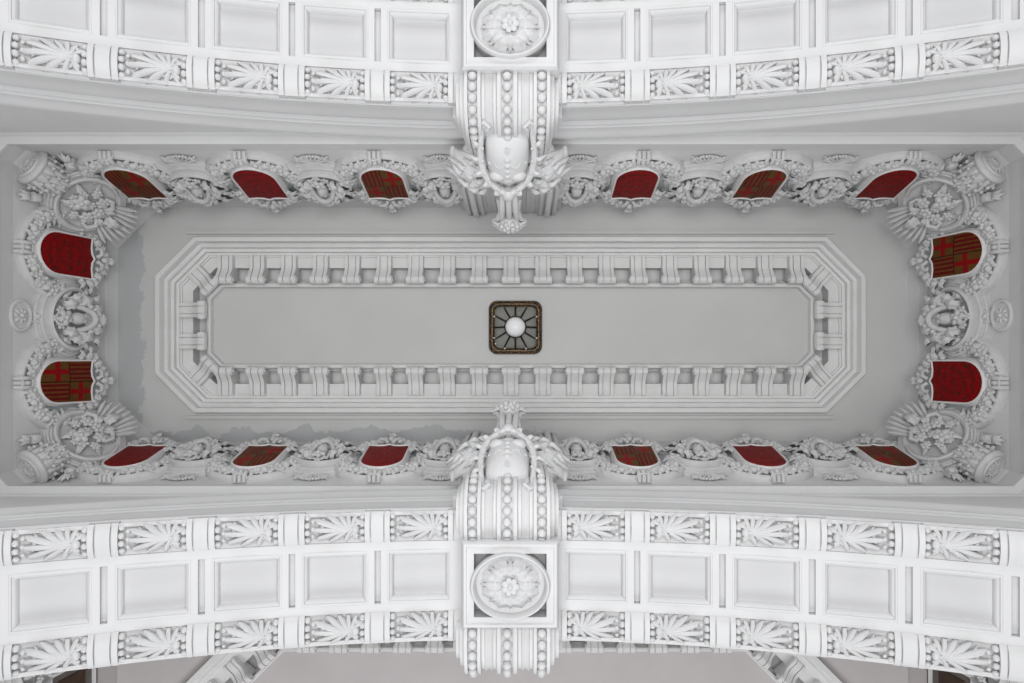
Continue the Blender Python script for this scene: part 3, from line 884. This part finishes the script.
def medallion(label, sg):
    M = frame(P(AX + 2.5, sg * YC + 1, 544), Vector((1, 0, 0)), Vector((0, -1, 0)), Vector((0, 0, -1)))
    r = thing('keystone_medallion', label, 'medallion', M, 'medallions on the arch crowns')
    mb = MB()
    def rc(w, h, z): return [(-w, -h, z), (w, -h, z), (w, h, z), (-w, h, z)]
    mb.rings([rc(38.5, 34.5, -16), rc(38.5, 34.5, 5), rc(37.8, 33.8, 6.5), rc(36.5, 32.5, 8.5), rc(34.5, 30.5, 8.5), rc(34, 30, 7.6), rc(28.6, 25, 7.6), rc(28.2, 24.6, -10)], None, True, True, True)
    mb.build('plinth', WHITE, r)
    mb = MB(); mb.lathe([(30, -9), (31.6, 7), (31.4, 10), (30.4, 12), (29.4, 12.2), (28.4, 11), (27.8, 8.6), (27, 4), (22, 2), (0, 1)], 48, None, 0, 360, 1, .845)
    mb.build('oval_rim', WHITE, r)
    for k in range(8):
        a = 45 * k + 22.5
        mb = MB(); M2 = SC(1, .845, 1) @ RZ(a)
        mb.leaf(25, 19, M2 @ T(0, 3, 3), 4, .24, -.12, .4, .04, 2)
        mb.build('rosette_leaf', WHITE, r)
    for k in range(8):
        mb = MB(); M2 = SC(1, .845, 1) @ RZ(45 * k)
        mb.leaf(19, 10, M2 @ T(0, 4, 6), 3, .25, -.1, .4, .04, nu=13, nv=7)
        mb.build('rosette_leaf', WHITE, r)
    mb = MB(); flower(mb, T(0, 0, 9), 6.4, 7); mb.build('rosette_bud', WHITE, r)
    return r
medallion('oval acanthus medallion on a square block, cut by the top edge of the photo', -1)
medallion('oval acanthus medallion on a square block at the crown of the lower arch', 1)

def escutcheon(label, sg):
    # foot at (140,556), head leans out to (109,617); local y runs up, z out and down
    d = Vector((0, -sg, 0)); Z = Vector((0, 0, 1)); t = math.atan2(30, 56)
    u = d * sin(t) + Z * cos(t); nn = d * cos(t) - Z * sin(t)
    r = thing('winged_escutcheon', label, 'escutcheon', frame(P(AX - .5, sg * 139, 560) - nn * 9, u.cross(nn), u, nn), 'escutcheons on the keystone consoles')
    mb = MB()      # domed field
    base = [(17, 4), (18.5, 14), (18.6, 28), (16.5, 42), (10, 54), (0, 60), (-10, 54), (-16.5, 42), (-18.6, 28), (-18.5, 14), (-17, 4), (-8, 0), (8, 0)]
    rs = []
    for k, z in ((1, -6), (1, 5), (.9, 9), (.7, 12.5), (.45, 14.5), (.2, 15.5), (.02, 15.7)):
        rs.append([(x * k, 30 + (y - 30) * k, z) for x, y in base])
    mb.rings(rs, None, True, True)
    out = mb.build('domed_field', WHITE, r, None, 60)
    mb = MB()      # relief on the dome: crest stem and two swelling lobes
    for k in range(4): mb.sph(0, 20 + 6.5 * k, 15.2 - .12 * abs(k - 1) * 4, 2.8, 1.25 - .1 * k, 1, .7)
    for x, y, an in ((-9, 12, 30), (9, 12, -30), (-12, 24, 15), (12, 24, -15), (0, 8, 0)):
        mb.leaf(11, 8, T(x, y, 13 - abs(x) * .25) @ RZ(an), 3, .12, -.12, .3, .03, 1.5, 11, 7)
    for q in (-1, 1):
        mb.sph(q * 8.6, 42, 10.5, 7.4, 1.05, .9, .7)
        mb.tube([(q * 3, 27, 15), (q * 7, 30, 14), (q * 10, 28, 13), (q * 11, 24, 12.6)], [1.2, 1.5, 1.4, 1], 7)
    mb.leaf(12, 7, T(0, 40, 13.5), 2, .1, -.1)
    mb.build('relief', WHITE, r)
    mb = MB()      # strap-like border round the head of the field
    pth = [(-21, -2), (-22.5, 10), (-23, 24), (-21.5, 38), (-17, 50), (-9, 60), (0, 66), (9, 60), (17, 50), (21.5, 38), (23, 24), (22.5, 10), (21, -2)]
    mb.tube([(x, y, 6 + 4 * sin(PI * i / 12)) for i, (x, y) in enumerate(pth)], [2.4, 2.8, 3, 3.2, 3.3, 3.4, 3.8, 3.4, 3.3, 3.2, 3, 2.8, 2.4], 9)
    for q in (-1, 1):
        mb.tube([(q * 21, -2, 6), (q * 22, -10, 5), (q * 18, -14, 6), (q * 14.5, -10, 8), (q * 16.5, -6, 8)], [2.6, 2.8, 2.6, 2.2, 1.7], 8)
    for i in range(1, 12):
        x, y = pth[i]
        a_ = -math.degrees(math.atan2(x, y - 30))
        mb.leaf(9, 6.5, T(x * 1.02, 30 + (y - 30) * 1.02, 8 + 3 * sin(PI * i / 12)) @ RZ(a_) @ RX(6), 2, .25, -.25, nu=11, nv=7)
        mb.sph(x * .93, 30 + (y - 30) * .93, 9 + 4 * sin(PI * i / 12), 1.7, nu=7, nv=5)
    mb.build('strap_border', WHITE, r)
    for q in (-1, 1):      # side wings: broad curling acanthus scrolls
        mb = MB()
        F = SC(q, 1, 1)
        mb.tube([(17, 62, 6), (28, 59, 9), (39, 51, 8), (47, 41, 3), (52, 30, -3), (53, 25, -6)], [4, 7.5, 9, 8, 4.5, 1.2], 10, F, .75)
        mb.tube([(18, 46, 4), (28, 42, 9), (38, 35, 9), (46, 29, 3), (51, 27, -3)], [6, 9, 9, 6.5, 2], 10, F, .75)
        for x, y, an, L_, W_, z in ((19, 62, -114, 42, 20, 10), (20, 44, -112, 36, 18, 12), (21, 28, -104, 24, 15, 9), (24, 66, -62, 16, 11, 9), (20, 22, -84, 26, 13, 6)):
            mb.leaf(L_, W_, F @ T(x, y, z) @ RZ(an) @ RX(4), 4, .14, -.25, .35, .035, 2)
        mb.sph(20, 58, 10, 4.4, M=F); mb.sph(26, 62, 8, 3.2, M=F)
        for x, y, an, L_, z in ((24, 62, -70, 13, 14), (31, 58, -95, 13, 16), (39, 52, -115, 13, 15), (46, 42, -140, 12, 10), (26, 47, -90, 12, 16), (34, 41, -110, 12, 16), (42, 34, -130, 11, 12), (25, 32, -80, 12, 12), (33, 27, -100, 11, 12), (28, 18, -110, 12, 8)):
            mb.leaf(L_, 8, F @ T(x, y, z) @ RZ(an) @ T(0, -3, 0) @ RX(12), 3, .3, -.3, .35, .035, 2, 11, 7)
        mb.tube([(22, 14, 6), (28, 8, 9), (36, 9, 9), (39, 15, 7), (35, 19, 7), (31, 16, 8)], [3, 4, 3.6, 3, 2.4, 1.8], 8, F)
        W_ = T(0, 36, -38)
        mb.v = [W_ @ p for p in mb.v]
        mb.build('wing', WHITE, r)
    # pendant finial hanging out past the head of the field
    pd = MB(); MP0 = T(0, 63, 5) @ RX(-15); MP = MP0 @ SC(1, 1.6, 1)
    for x in (-5.5, 0, 5.5):
        pd.tube([(x, -2, 2), (x * 1.1, 10, 6), (x * 1.2, 24, 6), (x * 1.4, 34, 4)], [2.2, 2.9, 3, 2.6], 8, MP)
    pd.tube([(-10, 14, 0), (-8, 26, 3), (-12, 38, 3), (-16, 40, 2)], [2, 2.4, 2.2, 1.2], 7, MP)
    pd.tube([(10, 14, 0), (8, 26, 3), (12, 38, 3), (16, 40, 2)], [2, 2.4, 2.2, 1.2], 7, MP)
    pd.sph(0, 2, 7, 5, 1.2, 1, .8, MP)
    pen = pd.build('pendant', WHITE, r)
    hd = MB(); MH = MP0 @ T(0, 66, 3)
    hd.sph(0, 0, 0, 10, 1.1, 1.0, .9, MH, 16, 10)
    for ring, (rr, n, z) in enumerate(((4.2, 5, 8.6), (8.0, 8, 6.4))):
        for k in range(n):
            a = 2 * PI * (k + .5 * ring) / n
            hd.sph(rr * cos(a) * 1.05, rr * sin(a) * .95, z, 2.6, M=MH, nu=8, nv=5)
    for k in range(9):
        hd.leaf(11, 7, MH @ RZ(-100 + 25 * k) @ T(0, 6, 2) @ RX(10), 3, .2, -.2, nu=11, nv=7)
    for k in range(7):
        hd.leaf(9, 5, MH @ RZ(-75 + 25 * k) @ T(0, 3, 6) @ RX(14), 2, .2, -.2, nu=11, nv=7)
    hd.build('berry_head', WHITE, pen)
    return r
escutcheon('winged escutcheon with a hanging berry finial, on the upper console', -1)
escutcheon('winged escutcheon with a hanging berry finial, on the lower console', 1)

# ------------------------------------------------------------------ the next bay beyond the lower arch
B2Y, B2HX, B2HY, B2C = 640.0, 425.0, 304.0, 120.0
def corn2(p): return octa(B2HX - p, B2HY - p, B2C - .586 * p, 2, B2Y)
def bay(yc, name_c, name_w, sg):
    mb = MB()
    mb.rings([ring3(octa(470, 340, 30, 0, yc), FIELD), ring3(octa(B2HX - 4, B2HY - 4, B2C - 2, 2, yc), FIELD)])
    mb.add(ring3(octa(B2HX - 52, B2HY - 52, B2C - 30, 2, yc), 838), [tuple(range(8))])
    tag(rev(mb).build(name_c, PINKW, sharp=30), 'ceiling of the neighbouring bay beyond the %s arch' % ('lower' if sg > 0 else 'upper'), 'ceiling', kind='structure')
    mb = MB()
    mb.rings([ring3(octa(500, 370, 13, 0, yc), 560), ring3(octa(500, 370, 13, 0, yc), 683), ring3(octa(470, 340, 30, 0, yc), 806), ring3(octa(470, 340, 30, 0, yc), FIELD)])
    tag(rev(mb).build(name_w, PINKW, sharp=30), 'frieze wall of the neighbouring bay beyond the %s arch' % ('lower' if sg > 0 else 'upper'), 'frieze wall', kind='structure')
bay(B2Y, 'ceiling_back', 'wall_cove_back', 1)
make_cornice(corn2, 'moulded octagonal cornice of the next bay, half hidden behind the lower arch', 0)
yn = B2Y - B2HY
GB2 = 'brackets of the next bay'
for i in range(14):
    x = 2 + (i - 6.5) * 38.3
    BR(brM(x, yn + 21, BD, 0, 1), 'scroll bracket of the next bay, %s from the left under the lower arch edge' % ORD[i], GB2)
for sx, nx in ((-1, 'left'), (1, 'right')):
    for k, f in enumerate((.24, .47, .70)):
        a, b = Vector((2 + sx * (B2HX - B2C), yn)), Vector((2 + sx * B2HX, yn + B2C))
        p = a.lerp(b, f); d = 21 / math.sqrt(2)
        BR(brM(p.x - sx * d, p.y + d, BD, -sx, 1), 'scroll bracket on the %s diagonal of the next bay cornice, %s from the arch' % (nx, ORD[k]), GB2)
    r = thing('framed_panel', 'dark pale-framed panel in the next bay, behind the lower arch at the %s' % nx, 'panel', wallM(-sx, 0, sx * 500, 408, 40, 2), 'dark panels of the next bay')
    mb = MB(); mb.box(-40, 40, -10, 62, 0, 4, None, 1); mb.build('panel_board', SLATE, r)
    mb = MB(); mb.box(-22, 22, 8, 44, 3, 5, None, .8); mb.build('inner_board', BROWN, r)
    mb = MB()
    def rq(w, h0, h1, z): return [(-w, h0, z), (w, h0, z), (w, h1, z), (-w, h1, z)]
    mb.rings([rq(33, -4, 56, 3), rq(33, -4, 56, 7), rq(30, -1, 53, 7), rq(30, -1, 53, 3)]); mb.build('pale_frame', CREAM, r)
    MK(wallM(-sx, 0, sx * 500, 336, 84, 4), 'mask cartouche of the next bay, peeping past the %s end of the lower arch' % nx, 'masks of the next bay')
    BK(wallM(-sx, 0, sx * 500, 352, 22, 6), 'flower shell of the next bay, just behind the %s end of the lower arch' % nx, 'flower shells of the next bay')

# ------------------------------------------------------------------ camera, light, render
cam = bpy.data.cameras.new('camera'); co = bpy.data.objects.new('camera', cam); COL.objects.link(co)
cam.sensor_width = 36; cam.sensor_fit = 'HORIZONTAL'; cam.lens = 683 * 36 / 1024
cam.shift_x = -9 / 1024; cam.shift_y = 22.5 / 1024
cam.clip_start = .1; cam.clip_end = 100
co.matrix_world = cmM(frame(Vector((10, 47, CAMZ)), Vector((1, 0, 0)), Vector((0, -1, 0)), Vector((0, 0, -1))))
S.camera = co

def area(name, x, y, z, sx, sy, power, aim=(0, 0, 800), col=(1, 1, 1)):
    l = bpy.data.lights.new(name, 'AREA'); l.shape = 'RECTANGLE'; l.size = sx; l.size_y = sy; l.energy = power; l.color = col
    o = bpy.data.objects.new(name, l); COL.objects.link(o)
    o.location = Vector((x, y, z)) * .01
    o.rotation_euler = (Vector(aim) - Vector((x, y, z))).to_track_quat('-Z', 'Y').to_euler()
    return o
area('floor_fill_light', 0, 0, 15, 6.5, 7, 570, (0, 0, 900))  # unseen broad light added at floor level to brighten the ceiling panel
area('lower_side_fill', 0, 1050, 200, 9, 3.5, 620, (0, 0, 640), (.98, .99, 1))  # added fill light, no window: brightens the upper arch face and frieze
area('upper_side_fill', 0, -1050, 200, 9, 3.5, 590, (0, 0, 640), (.98, .99, 1))  # its opposite, also added: brightens upright faces on the lower side
w = bpy.data.worlds.new('world'); S.world = w; w.use_nodes = True
w.node_tree.nodes['Background'].inputs[0].default_value = (.97, .985, 1, 1)
w.node_tree.nodes['Background'].inputs[1].default_value = .10
S.view_settings.view_transform = 'Standard'; S.view_settings.look = 'None'
S.view_settings.gamma = 1; S.view_settings.use_curve_mapping = False
S.view_settings.exposure = .06
